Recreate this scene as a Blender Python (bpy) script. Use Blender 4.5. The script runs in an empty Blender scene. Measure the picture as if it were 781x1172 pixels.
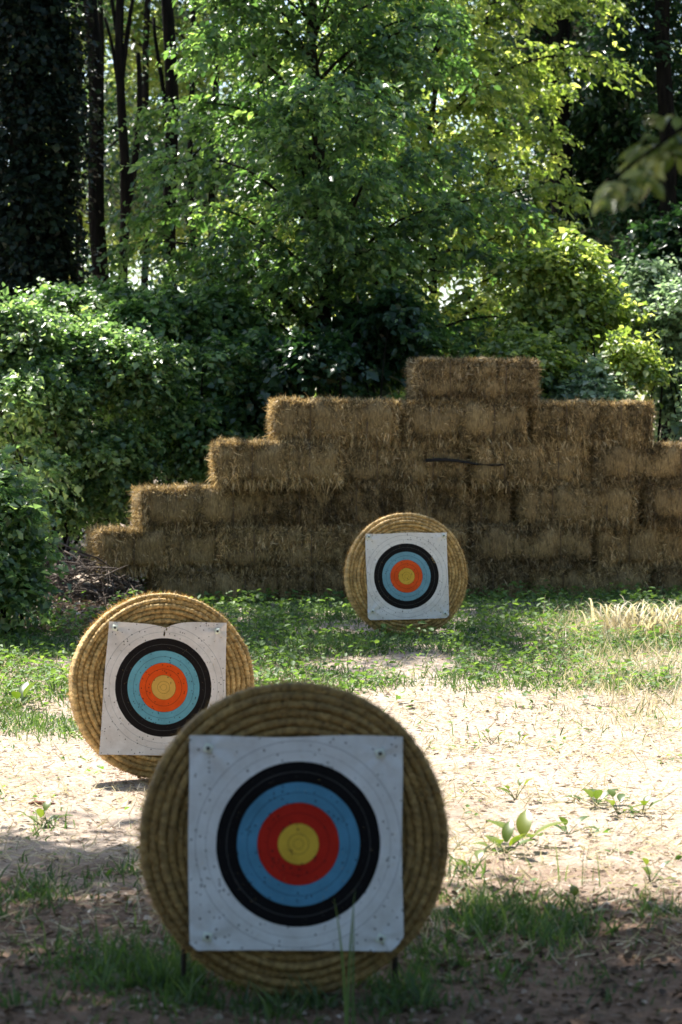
import bpy, math, random
import numpy as np
from mathutils import Vector, Euler, Matrix

R = math.radians
rng = np.random.default_rng(11)
random.seed(5)
sc = bpy.context.scene
COL = sc.collection

# ------------------------------------------------------------------ camera, sky, sun, exposure
CAM_H, LENS, PITCH = 1.6, 85.0, math.atan(68 / 2767.0)
FPX = 85.0 / 36.0 * 1172.0
cam_d = bpy.data.cameras.new('camera')
cam = bpy.data.objects.new('camera', cam_d)
COL.objects.link(cam)
cam.location = (0, 0, CAM_H)
cam.rotation_euler = (math.pi / 2 - PITCH, 0, 0)
cam_d.sensor_fit = 'VERTICAL'
cam_d.sensor_height = 36.0
cam_d.lens = LENS
cam_d.clip_end = 1500
cam_d.dof.use_dof = True
cam_d.dof.focus_distance = 13.5
cam_d.dof.aperture_fstop = 4.2
sc.camera = cam

SUN = np.array([-0.29, 0.41, 0.86]); SUN /= np.linalg.norm(SUN)
world = bpy.data.worlds.new('World'); sc.world = world; world.use_nodes = True
wn = world.node_tree.nodes; wl = world.node_tree.links
sky = wn.new('ShaderNodeTexSky'); sky.sky_type = 'NISHITA'; sky.sun_disc = False
sky.sun_elevation = math.asin(SUN[2]); sky.sun_rotation = math.atan2(SUN[0], SUN[1])
sky.air_density = 1.0; sky.dust_density = 1.2
wn['Background'].inputs['Strength'].default_value = 0.10
wl.new(sky.outputs[0], wn['Background'].inputs['Color'])
sun_d = bpy.data.lights.new('sun', 'SUN'); sun_d.energy = 4.6; sun_d.angle = R(0.55); sun_d.color = (1.0, 0.955, 0.88)
sun = bpy.data.objects.new('sun', sun_d); COL.objects.link(sun)
sun.rotation_euler = Vector(SUN).to_track_quat('Z', 'Y').to_euler()
sun.location = (-8, 8, 18)
sc.view_settings.view_transform = 'Standard'; sc.view_settings.look = 'None'
sc.view_settings.exposure = 1.65; sc.view_settings.gamma = 1.0
sc.render.engine = 'CYCLES'
sc.cycles.use_denoising = True
sc.cycles.max_bounces = 8; sc.cycles.diffuse_bounces = 4; sc.cycles.glossy_bounces = 2
sc.cycles.transmission_bounces = 5; sc.cycles.transparent_max_bounces = 4
sc.cycles.sample_clamp_indirect = 6.0

# ------------------------------------------------------------------ helpers
def ray(px, py):
    xc = (px - 390.5) / FPX; yc = (586 - py) / FPX
    c, s = math.cos(PITCH), math.sin(PITCH)
    return np.array([xc, c + yc * s, -s + yc * c])
def at(px, py, Y):
    d = ray(px, py); return np.array([0, 0, CAM_H]) + d * (Y / d[1])
def sst(a, b, x):
    t = np.clip((np.asarray(x, float) - a) / (b - a), 0, 1); return t * t * (3 - 2 * t)
def fn(p, f, seed=0):
    """cheap smooth noise in about -1..1 for an (n,3) or (n,2) array"""
    p = np.asarray(p, float) * f
    x, y = p[..., 0], p[..., 1]; z = p[..., 2] if p.shape[-1] > 2 else 0 * x
    s = seed * 1.7
    return (np.sin(x * 1.9 + 1.3 * np.sin(y * 1.7 + s) + s) + np.sin(y * 2.1 + 1.2 * np.sin(z * 1.6 - s) + 2 * s)
            + np.sin(z * 2.0 + 1.4 * np.sin(x * 1.5 + 2.2 * s) - s)) / 3.0
def terr(x, y):
    x = np.asarray(x, float); y = np.asarray(y, float)
    p = np.stack([x, y], -1)
    return (.36 * sst(12.5, 20.5, y) + .30 * sst(21, 34, y) + .30 * sst(-1.7, -3.6, x) * sst(15.5, 20, y)
            + .012 * fn(p, 2.3, 3) + .007 * fn(p, 7.1, 4) + 3.0 * sst(40, 120, y))
def gnd(px, py):
    d = ray(px, py); t = 5.0
    for _ in range(60):
        p = np.array([0, 0, CAM_H]) + d * t
        t += (p[2] - float(terr(p[0], p[1]))) / max(-d[2], .02) * .6
    return np.array([0, 0, CAM_H]) + d * t
def unit(v): return v / np.maximum(np.linalg.norm(v, axis=-1, keepdims=True), 1e-9)

def mesh(name, V, F, mat, rnd=None, smooth=False):
    """F: array (n,k) or list of such arrays"""
    me = bpy.data.meshes.new(name)
    V = np.ascontiguousarray(V, np.float32)
    Fs = F if isinstance(F, list) else [F]
    Fs = [np.asarray(f, np.int32) for f in Fs if len(f)]
    me.vertices.add(len(V)); me.vertices.foreach_set('co', V.ravel())
    loops = np.concatenate([f.ravel() for f in Fs])
    tot = np.concatenate([np.full(len(f), f.shape[1], np.int32) for f in Fs])
    start = np.concatenate([[0], np.cumsum(tot)[:-1]]).astype(np.int32)
    me.loops.add(len(loops)); me.loops.foreach_set('vertex_index', loops.astype(np.int32))
    me.polygons.add(len(tot)); me.polygons.foreach_set('loop_start', start)
    if smooth: me.polygons.foreach_set('use_smooth', np.ones(len(tot), bool))
    if rnd is not None:
        a = me.attributes.new('rnd', 'FLOAT', 'POINT'); a.data.foreach_set('value', np.ascontiguousarray(rnd, np.float32))
    me.update(calc_edges=True)
    me.materials.append(mat)
    return me
def obj(name, me, parent=None, loc=(0, 0, 0), rot=(0, 0, 0), **props):
    o = bpy.data.objects.new(name, me); COL.objects.link(o)
    o.location = [float(v) for v in loc]; o.rotation_euler = rot; o.parent = parent
    for k, v in props.items(): o[k] = v
    return o
def thing(name, label, cat, loc=(0, 0, 0), rot=(0, 0, 0), group=None):
    o = obj(name, None, None, loc, rot, label=label, category=cat)
    o.empty_display_size = .1
    if group: o['group'] = group
    return o
def tube(pts, rad, n=8, wob=0.0, seed=0):
    pts = np.asarray(pts, float); rad = np.asarray(rad, float); m = len(pts)
    T = unit(np.gradient(pts, axis=0))
    ref = np.array([0.31, 0.87, .13]); A = unit(np.cross(T, ref)); B = np.cross(T, A)
    th = np.linspace(0, 2 * np.pi, n, endpoint=False)
    ring = np.cos(th)[None, :, None] * A[:, None] + np.sin(th)[None, :, None] * B[:, None]
    rr = rad[:, None] * (1 + wob * np.sin(th[None] * 3 + np.arange(m)[:, None] * .7 + seed))
    V = (pts[:, None] + ring * rr[..., None]).reshape(-1, 3)
    i = np.arange(m - 1)[:, None] * n; j = np.arange(n)[None]; k = (j + 1) % n
    F = np.stack([i + j, i + k, i + n + k, i + n + j], -1).reshape(-1, 4)
    V = np.vstack([V, pts[:1], pts[-1:]])
    c0, c1 = m * n, m * n + 1; j = np.arange(n); k = (j + 1) % n
    C = np.vstack([np.stack([k, j, np.full(n, c0)], -1), np.stack([(m - 1) * n + j, (m - 1) * n + k, np.full(n, c1)], -1)])
    return V, [F, C]
def curve_pts(a, b, n=8, bend=.15, sag=0.0, seed=0):
    a = np.asarray(a, float); b = np.asarray(b, float); r = np.random.default_rng(seed + 77)
    t = np.linspace(0, 1, n)[:, None]; L = np.linalg.norm(b - a)
    off = r.normal(size=3) * bend * L; off2 = r.normal(size=3) * bend * .5 * L
    return a + (b - a) * t + off * np.sin(t * np.pi) * .5 + off2 * np.sin(2 * t * np.pi) * .4 + np.array([0, 0, sag]) * L * np.sin(t * np.pi)

# ------------------------------------------------------------------ materials
def new_mat(name):
    m = bpy.data.materials.new(name); m.use_nodes = True
    nt = m.node_tree; b = nt.nodes['Principled BSDF']
    return m, nt, b
def N(nt, t, **kw):
    n = nt.nodes.new('ShaderNode' + t)
    for k, v in kw.items(): setattr(n, k, v)
    return n
def ramp(nt, fac, stops, interp='LINEAR'):
    r = N(nt, 'ValToRGB'); cr = r.color_ramp; cr.interpolation = interp
    while len(cr.elements) < len(stops): cr.elements.new(.5)
    for e, (p, c) in zip(cr.elements, stops): e.position = p; e.color = (*c, 1)
    nt.links.new(fac, r.inputs['Fac']); return r.outputs['Color']
def noise(nt, scale, detail=4, vec=None, rough=.6):
    n = N(nt, 'TexNoise'); n.inputs['Scale'].default_value = scale; n.inputs['Detail'].default_value = detail
    n.inputs['Roughness'].default_value = rough
    if vec is not None: nt.links.new(vec, n.inputs['Vector'])
    return n.outputs['Fac']
def coord(nt, which='Object', scale=(1, 1, 1)):
    t = N(nt, 'TexCoord'); m = N(nt, 'Mapping'); m.inputs['Scale'].default_value = scale
    nt.links.new(t.outputs[which], m.inputs['Vector']); return m.outputs['Vector']
def mixc(nt, fac, a, b, mode='MIX'):
    m = N(nt, 'Mix', data_type='RGBA', blend_type=mode)
    for s, v in ((m.inputs[0], fac), (m.inputs[6], a), (m.inputs[7], b)):
        if hasattr(v, 'links'): nt.links.new(v, s)
        elif isinstance(v, (int, float)): s.default_value = v
        else: s.default_value = (*v, 1)
    return m.outputs[2]
def math_n(nt, op, a, b=None):
    m = N(nt, 'Math', operation=op)
    for s, v in ((m.inputs[0], a), (m.inputs[1], b)):
        if v is None: continue
        if hasattr(v, 'links'): nt.links.new(v, s)
        else: s.default_value = v
    return m.outputs[0]
def bump(nt, b, h, strength, dist):
    n = N(nt, 'Bump'); n.inputs['Strength'].default_value = strength; n.inputs['Distance'].default_value = dist
    nt.links.new(h, n.inputs['Height']); nt.links.new(n.outputs[0], b.inputs['Normal'])
def attr(nt, name='rnd'):
    a = N(nt, 'Attribute'); a.attribute_name = name; return a.outputs['Fac']

def leaf_mat(name, dark, mid, light, trans, tf=.42, rough=.34, spec=.6):
    m, nt, b = new_mat(name)
    c = ramp(nt, attr(nt), [(0, dark), (.55, mid), (1, light)])
    nt.links.new(c, b.inputs['Base Color'])
    b.inputs['Roughness'].default_value = rough; b.inputs['Specular IOR Level'].default_value = spec
    t = N(nt, 'BsdfTranslucent'); nt.links.new(mixc(nt, 1.0, c, trans, 'MULTIPLY'), t.inputs['Color'])
    mx = N(nt, 'MixShader'); mx.inputs[0].default_value = tf
    nt.links.new(b.outputs[0], mx.inputs[1]); nt.links.new(t.outputs[0], mx.inputs[2])
    nt.links.new(mx.outputs[0], nt.nodes['Material Output'].inputs['Surface'])
    return m
def bark_mat(name, a, b_):
    m, nt, b = new_mat(name)
    v = coord(nt, 'Object', (9, 9, 1.6)); n = noise(nt, 3.0, 6, v)
    nt.links.new(ramp(nt, n, [(.3, a), (.7, b_)]), b.inputs['Base Color'])
    b.inputs['Roughness'].default_value = .95; b.inputs['Specular IOR Level'].default_value = .05; bump(nt, b, n, .9, .03); return m

LM = {
 'maple': leaf_mat('maple_leaf', (.034, .075, .032), (.105, .19, .075), (.30, .41, .17), (2.1, 2.3, 1.0), tf=.44, rough=.38, spec=.8),
 'maple_pale': leaf_mat('pale_maple_leaf', (.065, .115, .032), (.195, .272, .08), (.49, .535, .25), (2.3, 2.2, 1.0), tf=.54, rough=.4, spec=.7),
 'bush': leaf_mat('bush_leaf', (.045, .090, .044), (.115, .19, .09), (.32, .41, .21), (2.3, 2.4, 1.2), tf=.52, rough=.34, spec=.9),
 'grey': leaf_mat('grey_leaf', (.10, .15, .095), (.22, .295, .185), (.42, .50, .33), (1.7, 1.9, 1.3), rough=.4),
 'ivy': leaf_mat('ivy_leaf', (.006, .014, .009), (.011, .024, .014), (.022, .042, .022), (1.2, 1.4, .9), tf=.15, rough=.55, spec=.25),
 'far': leaf_mat('far_leaf', (.08, .13, .042), (.19, .255, .09), (.42, .46, .23), (2.15, 2.1, 1.0), tf=.53, spec=.7),
 'dark': leaf_mat('dark_leaf', (.016, .042, .018), (.030, .070, .028), (.055, .11, .04), (1.8, 2.0, 1.0), tf=.33),
 'olive': leaf_mat('olive_leaf', (.06, .09, .014), (.11, .15, .025), (.19, .22, .04), (2.2, 2.0, .8), tf=.45),
 'low': leaf_mat('low_branch_leaf', (.035, .065, .016), (.085, .13, .03), (.32, .36, .18), (2.0, 2.0, .9), tf=.4),
 'grass': leaf_mat('grass_blade', (.035, .075, .026), (.075, .135, .042), (.20, .26, .09), (2.0, 2.1, .9), tf=.35, rough=.5),
 'weed': leaf_mat('weed_leaf', (.05, .10, .035), (.095, .165, .05), (.20, .29, .095), (2.1, 2.2, .8), tf=.38, rough=.55, spec=.3),
 'broad': leaf_mat('broad_weed_leaf', (.035, .070, .010), (.075, .125, .016), (.15, .19, .03), (1.8, 1.8, .6), tf=.35),
 'pale_grass': leaf_mat('pale_grass_blade', (.27, .25, .14), (.52, .46, .33), (.74, .68, .55), (1.3, 1.25, .9), tf=.35, rough=.55),
 'straw': leaf_mat('hay_straw', (.085, .063, .031), (.44, .335, .165), (.92, .76, .47), (1.2, 1.1, .88), tf=.24, rough=.55, spec=.3),
 'rope_straw': leaf_mat('rope_straw', (.16, .10, .03), (.42, .27, .09), (.70, .51, .22), (1.4, 1.2, .8), tf=.2, rough=.5, spec=.35),
 'litter': leaf_mat('leaf_litter', (.045, .030, .020), (.24, .175, .125), (.62, .545, .47), (1.2, 1.1, .9), tf=.12, rough=.8, spec=.2),
 'twig': leaf_mat('dead_twig', (.035, .026, .020), (.09, .068, .052), (.20, .16, .13), (1, 1, 1), tf=.0, rough=.85, spec=.2),
}
def bale_tone(m):
    nt = m.node_tree; b = nt.nodes['Principled BSDF']; oi = N(nt, 'ObjectInfo')
    tone = ramp(nt, oi.outputs['Random'], [(0, (.74, .70, .66)), (.5, (.97, .95, .92)), (1, (1.25, 1.22, 1.15))])
    for node in [n for n in nt.nodes if n.type in ('BSDF_PRINCIPLED', 'BSDF_TRANSLUCENT')]:
        s_ = node.inputs['Base Color' if node.type == 'BSDF_PRINCIPLED' else 'Color']
        nt.links.new(mixc(nt, 1.0, s_.links[0].from_socket, tone, 'MULTIPLY'), s_)
bale_tone(LM['straw'])
BARK = bark_mat('tree_bark', (.005, .0045, .004), (.018, .016, .013))
BARK2 = bark_mat('young_bark', (.012, .011, .008), (.04, .036, .026))

def ground_mat():
    m, nt, b = new_mat('forest_floor')
    v = coord(nt, 'Object')
    n1 = noise(nt, 1.3, 5, v); n2 = noise(nt, 26, 6, v, .7); n3 = noise(nt, 95, 3, v, .7); n4 = noise(nt, .5, 3, v)
    c = ramp(nt, n2, [(.28, (.20, .15, .105)), (.46, (.42, .335, .265)), (.64, (.58, .50, .42))])
    c2 = ramp(nt, n3, [(.3, (.55, .5, .46)), (.7, (1.15, 1.12, 1.1))])
    c = mixc(nt, .8, c, c2, 'MULTIPLY')
    c = mixc(nt, ramp(nt, n1, [(.52, (0, 0, 0)), (.68, (.55, .55, .55))]), c, (.13, .085, .055))
    c = mixc(nt, ramp(nt, n4, [(.35, (0, 0, 0)), (.7, (.5, .5, .5))]), c, (.52, .44, .37))
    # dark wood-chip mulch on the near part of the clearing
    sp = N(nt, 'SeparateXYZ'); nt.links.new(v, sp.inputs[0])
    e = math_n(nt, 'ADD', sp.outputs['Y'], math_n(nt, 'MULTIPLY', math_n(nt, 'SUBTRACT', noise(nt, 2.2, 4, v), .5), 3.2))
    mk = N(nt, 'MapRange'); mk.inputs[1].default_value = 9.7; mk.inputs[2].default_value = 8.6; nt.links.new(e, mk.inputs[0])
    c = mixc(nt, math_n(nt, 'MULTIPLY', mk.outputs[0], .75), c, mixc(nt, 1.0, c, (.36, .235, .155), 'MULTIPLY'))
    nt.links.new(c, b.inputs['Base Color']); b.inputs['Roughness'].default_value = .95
    b.inputs['Specular IOR Level'].default_value = .15
    bump(nt, b, n2, .9, .03); return m
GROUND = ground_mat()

def straw_body():
    m, nt, b = new_mat('bale_body')
    v = coord(nt, 'Object', (30, 30, 5)); n = noise(nt, 3.2, 6, v, .7); n2 = noise(nt, 2.1, 4, coord(nt, 'Object'))
    c = ramp(nt, n, [(.3, (.10, .072, .033)), (.55, (.36, .265, .12)), (.75, (.57, .44, .22))])
    c = mixc(nt, .7, c, ramp(nt, n2, [(.3, (.55, .5, .45)), (.7, (1.2, 1.15, 1.1))]), 'MULTIPLY')
    nt.links.new(c, b.inputs['Base Color']); b.inputs['Roughness'].default_value = .9
    bump(nt, b, n, 1, .02); return m
BALE = straw_body()
def rope_mat(name, tone):
    m, nt, b = new_mat(name)
    v = coord(nt, 'Object', (40, 40, 40)); n = noise(nt, 1.6, 6, v, .75); n2 = noise(nt, .16, 4, v)
    c = ramp(nt, n, [(.28, (.30, .185, .065)), (.5, (.72, .50, .20)), (.74, (.93, .73, .38))])
    c = mixc(nt, .8, c, ramp(nt, n2, [(.3, (.62, .58, .5)), (.7, (1.1, 1.08, 1.05))]), 'MULTIPLY')
    c = mixc(nt, 1.0, c, tone, 'MULTIPLY')
    c = mixc(nt, attr(nt), (.09, .055, .018), c)
    nt.links.new(c, b.inputs['Base Color']); b.inputs['Roughness'].default_value = .75
    bump(nt, b, n, .8, .006); return m
ROPE = rope_mat('coiled_straw_rope', (1, 1, 1)); NEAR_ROPE = rope_mat('darker_straw_rope', (.54, .52, .45))  # second one is a darker copy of the rope tone for the near target
def plain(name, c, rough=.6, metal=0.0, var=.25, sc_=25):
    m, nt, b = new_mat(name)
    n = noise(nt, sc_, 5, coord(nt, 'Object'))
    nt.links.new(ramp(nt, n, [(.3, tuple(x * (1 - var) for x in c)), (.7, tuple(x * (1 + var) for x in c))]), b.inputs['Base Color'])
    b.inputs['Roughness'].default_value = rough; b.inputs['Metallic'].default_value = metal
    bump(nt, b, n, .4, .004); return m
TWINE = plain('baling_twine', (.16, .11, .06), .8)
STAKE = plain('stake_wood', (.035, .028, .022), .8)
NAIL = plain('nail_steel', (.03, .028, .026), .5, .3)
WASHER = plain('washer_card', (.72, .78, .68), .7, 0, .12)
SLIT_DARK = plain('slit_shade', (.010, .008, .006), .9, 0, .5)  # near-black that paints the shade of the slit between bales
BARKCHIP = plain('bark_chip', (.17, .06, .035), .85, 0, .4)

def face_mat(name, white, black, blue, red, gold, hole_seed, dirt):
    m, nt, b = new_mat(name)
    tc = N(nt, 'TexCoord'); sp = N(nt, 'SeparateXYZ'); nt.links.new(tc.outputs['Object'], sp.inputs[0])
    cb = N(nt, 'CombineXYZ'); nt.links.new(sp.outputs['X'], cb.inputs[0]); nt.links.new(sp.outputs['Z'], cb.inputs[1])
    ln = N(nt, 'VectorMath', operation='LENGTH'); nt.links.new(cb.outputs[0], ln.inputs[0])
    r = math_n(nt, 'ADD', ln.outputs['Value'], math_n(nt, 'MULTIPLY', math_n(nt, 'SUBTRACT', noise(nt, 14, 3, tc.outputs['Object']), .5), .004))
    c = white
    for Rr, cc in ((.24, black), (.18, blue), (.12, red), (.06, gold)):
        c = mixc(nt, math_n(nt, 'LESS_THAN', r, Rr), c, cc)
    for Rr, cc, w in ((.30, (.30, .31, .33), .0012), (.27, (.38, .39, .40), .001), (.21, (.10, .10, .10), .0010), (.15, (.03, .06, .09), .001),
                      (.18, (.02, .02, .02), .001), (.09, (.10, .01, .01), .001), (.12, (.03, .02, .02), .0009), (.06, (.10, .06, .01), .0009),
                      (.03, (.25, .16, .03), .0011), (.015, (.25, .16, .03), .0009)):
        d = math_n(nt, 'ABSOLUTE', math_n(nt, 'SUBTRACT', r, Rr))
        c = mixc(nt, math_n(nt, 'MULTIPLY', math_n(nt, 'LESS_THAN', d, w), .75), c, cc)
    mp = N(nt, 'Mapping'); mp.inputs['Location'].default_value = (hole_seed, hole_seed * .7, 0); nt.links.new(cb.outputs[0], mp.inputs['Vector'])
    dn = math_n(nt, 'ADD', noise(nt, 6.0, 2, mp.outputs[0]), math_n(nt, 'MULTIPLY', math_n(nt, 'LESS_THAN', r, .17), .10))
    for scl, thr, wd in ((42, .60, .15), (75, .68, .22)):
        vo = N(nt, 'TexVoronoi'); vo.inputs['Scale'].default_value = scl; nt.links.new(mp.outputs[0], vo.inputs['Vector'])
        pk = N(nt, 'SeparateColor'); nt.links.new(vo.outputs['Color'], pk.inputs[0])
        sel = math_n(nt, 'LESS_THAN', math_n(nt, 'ADD', pk.outputs[0], math_n(nt, 'MULTIPLY', dn, -.9)), -.24 if scl == 42 else -.20)
        hole = math_n(nt, 'MULTIPLY', math_n(nt, 'LESS_THAN', vo.outputs['Distance'], wd), sel)
        c = mixc(nt, math_n(nt, 'MULTIPLY', hole, .85), c, (.02, .018, .015))
    dirtn = noise(nt, 9, 6, mp.outputs[0], .7)
    c = mixc(nt, 1.0, c, ramp(nt, dirtn, [(.3, (1 - dirt, 1 - dirt * 1.1, 1 - dirt * 1.2)), (.62, (1.03, 1.03, 1.03))]), 'MULTIPLY')
    # pale scuffs where arrows chipped the ink off
    sc_n = noise(nt, 120, 3, mp.outputs[0], .7)
    c = mixc(nt, math_n(nt, 'MULTIPLY', math_n(nt, 'GREATER_THAN', sc_n, .715), .30), c, white)
    nt.links.new(c, b.inputs['Base Color']); b.inputs['Roughness'].default_value = .8; b.inputs['Specular IOR Level'].default_value = .12
    bump(nt, b, noise(nt, 22, 5, mp.outputs[0]), .25, .006)
    return m

# ------------------------------------------------------------------ ground
def build_ground():
    xs = np.concatenate([[-400, -150, -60, -30, -18, -12, -9, -7], np.arange(-5.5, 5.51, .09), [7, 9, 12, 18, 30, 60, 150, 400]])
    ys = np.concatenate([[-300, -100, -40, -20, -10, -4, 0, 2, 3.5], np.arange(4.5, 27, .09), [28, 30, 33, 37, 42, 50, 60, 80, 120, 200, 400, 900]])
    X, Y = np.meshgrid(xs, ys); V = np.stack([X, Y, terr(X, Y)], -1).reshape(-1, 3)
    nx, ny = len(xs), len(ys)
    i = np.arange(ny - 1)[:, None] * nx + np.arange(nx - 1)[None]
    F = np.stack([i, i + 1, i + 1 + nx, i + nx], -1).reshape(-1, 4)
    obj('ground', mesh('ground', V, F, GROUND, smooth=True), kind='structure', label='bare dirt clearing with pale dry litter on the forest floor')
build_ground()

# ------------------------------------------------------------------ leaf and blade geometry
def leaves(P, D, Nn, L, W, r, hexa=True, droop=.12, fold=.18):
    """pointed leaves: base P, direction D, rough normal Nn"""
    D = unit(D); S = unit(np.cross(D, Nn)); U = np.cross(S, D)
    L = np.asarray(L)[:, None]; W = np.asarray(W)[:, None]; n = len(P)
    if hexa:
        base = P; tip = P + D * L - U * L * droop
        a = P + D * L * .30; b = P + D * L * .66 - U * L * droop * .35
        l1 = a - S * W * .5 + U * W * fold; l2 = b - S * W * .42 + U * W * fold
        r1 = a + S * W * .5 + U * W * fold; r2 = b + S * W * .42 + U * W * fold
        V = np.stack([base, l1, l2, tip, r2, r1], 1).reshape(-1, 3)
        o = np.arange(n)[:, None] * 6
        F = np.vstack([o + np.array([[0, 1, 2, 3]]), o + np.array([[0, 3, 4, 5]])])
        return V, F, np.repeat(r, 6)
    m = P + D * L * .45
    V = np.stack([P, m - S * W * .5 + U * W * fold, P + D * L - U * L * droop, m + S * W * .5 + U * W * fold], 1).reshape(-1, 3)
    o = np.arange(n)[:, None] * 4
    F = np.vstack([o + np.array([[0, 1, 2]]), o + np.array([[0, 2, 3]])])
    return V, F, np.repeat(r, 4)
def blades(P, D, L, W, r, curl, g=None):
    """grass or straw blades: base, mid, tip strips bending along curl vectors"""
    D = unit(D); L = np.asarray(L)[:, None]; W = np.asarray(W)[:, None]; n = len(P)
    q = rng.normal(size=P.shape); S = unit(np.cross(D, q))
    p1 = P + D * L * .5 + curl * L * .15; p2 = P + D * L * .95 + curl * L * .55
    V = np.stack([P - S * W * .5, P + S * W * .5, p1 + S * W * .42, p1 - S * W * .42, p2], 1).reshape(-1, 3)
    o = np.arange(n)[:, None] * 5
    return V, [o + np.array([[0, 1, 2, 3]]), o + np.array([[3, 2, 4]])], np.repeat(r, 5)
def sprays(O, D, ln, k, size, hexa, rshift=0.0, flat=.32, asp=.52):
    """k leaves on each drooping twig; O origins, D directions"""
    m = len(O); D = unit(D)
    side = unit(np.cross(D, np.tile([0, 0, 1.], (m, 1))) + rng.normal(size=(m, 3)) * .12)
    t = np.tile(np.linspace(.12, 1, k), (m, 1)) + rng.normal(size=(m, k)) * .06
    ln_ = np.asarray(ln)[:, None]
    P = O[:, None] + D[:, None] * (t * ln_)[..., None]
    P[..., 2] -= .35 * t ** 2 * ln_
    P += rng.normal(size=P.shape) * .045 * ln_[..., None]
    sg = np.where(np.arange(k) % 2 == 0, 1, -1)[None, :, None]
    d = D[:, None] * rng.uniform(.2, .9, (m, k, 1)) + sg * side[:, None] * rng.uniform(.4, 1, (m, k, 1)) + rng.normal(size=(m, k, 3)) * .25
    d[..., 2] -= rng.uniform(.1, .65, (m, k))
    nn = np.array([0, 0, 1.]) + rng.normal(size=(m, k, 3)) * flat + D[:, None] * .35
    L = size * np.clip(np.exp(rng.normal(size=(m, k)) * .32 - .08), .4, 1.7); W = L * asp * rng.uniform(.8, 1.2, (m, k))
    r = np.clip(np.repeat(rng.uniform(.05, .8, (m, 1)), k, 1) + rng.normal(size=(m, k)) * .2 + rshift, 0, 1)
    return leaves(P.reshape(-1, 3), d.reshape(-1, 3), nn.reshape(-1, 3), L.ravel(), W.ravel(), r.ravel(), hexa)
def blob(px, py, Y, rx, ry, ryd=None):
    c = at(px, py, Y); s = Y / FPX
    return np.array([*c, rx * s, (ryd if ryd else rx * s), ry * s])
def sample_blobs(bl, n, gap=.0, gf=1.4, seed=0, shell=2.2):
    bl = np.array(bl); w = (bl[:, 3] * bl[:, 4] * bl[:, 5]) ** .75; w /= w.sum()
    P, O = [], []
    got = 0
    while got < n:
        idx = rng.choice(len(bl), n * 2, p=w); b = bl[idx]
        d = unit(rng.normal(size=(n * 2, 3))); rad = rng.uniform(0, 1, (n * 2, 1)) ** (1 / shell)
        rad *= 1 + .13 * fn(d * 2.2 + b[:, :3], 1.5, seed)[:, None]
        p = b[:, :3] + d * rad * b[:, 3:]
        ok = fn(p, gf, seed) > gap
        P.append(p[ok]); O.append(d[ok]); got += ok.sum()
    return np.vstack(P)[:n], np.vstack(O)[:n]
def crown_mesh(name, bl, n, k, size, mat, hexa=True, gap=-.25, gf=1.4, seed=0, ln=.55, shell=2.2, keep=None, flat=.32, zmin=None, tint=0.0, asp=.52):
    p, o = sample_blobs(bl, n, gap, gf, seed, shell)
    if zmin is not None: p[:, 2] = np.maximum(p[:, 2], terr(p[:, 0], p[:, 1]) + zmin)
    if keep is not None: kk = keep(p); p, o = p[kk], o[kk]
    d = o * np.array([1, 1, .35]) + rng.normal(size=p.shape) * .35
    V, F, r = sprays(p - unit(d) * ln * .4, d, ln * rng.uniform(.6, 1.3, len(p)), k, size, hexa, tint, flat, asp)
    return mesh(name, V, F, mat, r)
def limb(root, a, b, r0, r1, mat, seed, name='limb', n=9, bend=.14):
    V, F = tube(curve_pts(a, b, n, bend, .05, seed), np.linspace(r0, r1, n), 7)
    return obj(name, mesh(name, V, F, mat, smooth=True), root)

def tree(name, label, base, tpts, trad, bl, nspr, k, size, mat, bark=BARK, group=None, limbs=None, **kw):
    """tree: trunk polyline in world space, crown from blobs, a limb into each blob"""
    base = np.asarray(base, float)
    root = thing(name, label, 'tree', base, group=group)
    tp = np.asarray(tpts, float)
    V, F = tube(tp - base, trad, 10, .07, len(label))
    obj('trunk', mesh('trunk', V, F, bark, smooth=True), root)
    for i, b in enumerate(bl[:limbs] if limbs else bl):
        zc = min(max(b[2] - b[5] * .9, tp[0][2] + .4), tp[-1][2] - .1)
        j = min(np.searchsorted(tp[:, 2], zc), len(tp) - 1)
        limb(root, tp[j] - base, b[:3] - base + np.array([0, 0, b[5] * .2]), trad[j] * .5, .012, bark, i + len(label))
    bb = np.array(bl); bb[:, :3] -= base
    kp = kw.pop('keep', None)
    kp2 = (lambda p: kp(p + base)) if kp else None
    obj('crown', crown_mesh('crown', bb, nspr, k, size, mat, keep=kp2, **kw), root)
    return root
def straight_trunk(px_list, Y, w0, w1, z0=None):
    """trunk through pixel points (top rows first or last), base on the terrain"""
    pts = [at(px, py, Y) for px, py in px_list]
    x0 = pts[0][0]
    b = np.array([x0, Y, float(terr(x0, Y)) - .1])
    pts = np.array([b] + pts)
    # finer polyline
    t = np.linspace(0, len(pts) - 1, 4 * len(pts)); i = np.clip(t.astype(int), 0, len(pts) - 2); f = (t - i)[:, None]
    P = pts[i] * (1 - f) + pts[i + 1] * f
    P[1:-1, 0] += .03 * np.sin(np.arange(len(P) - 2) * 1.3 + Y); 
    return P, np.linspace(w0 / 2, w1 / 2, len(P))

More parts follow.
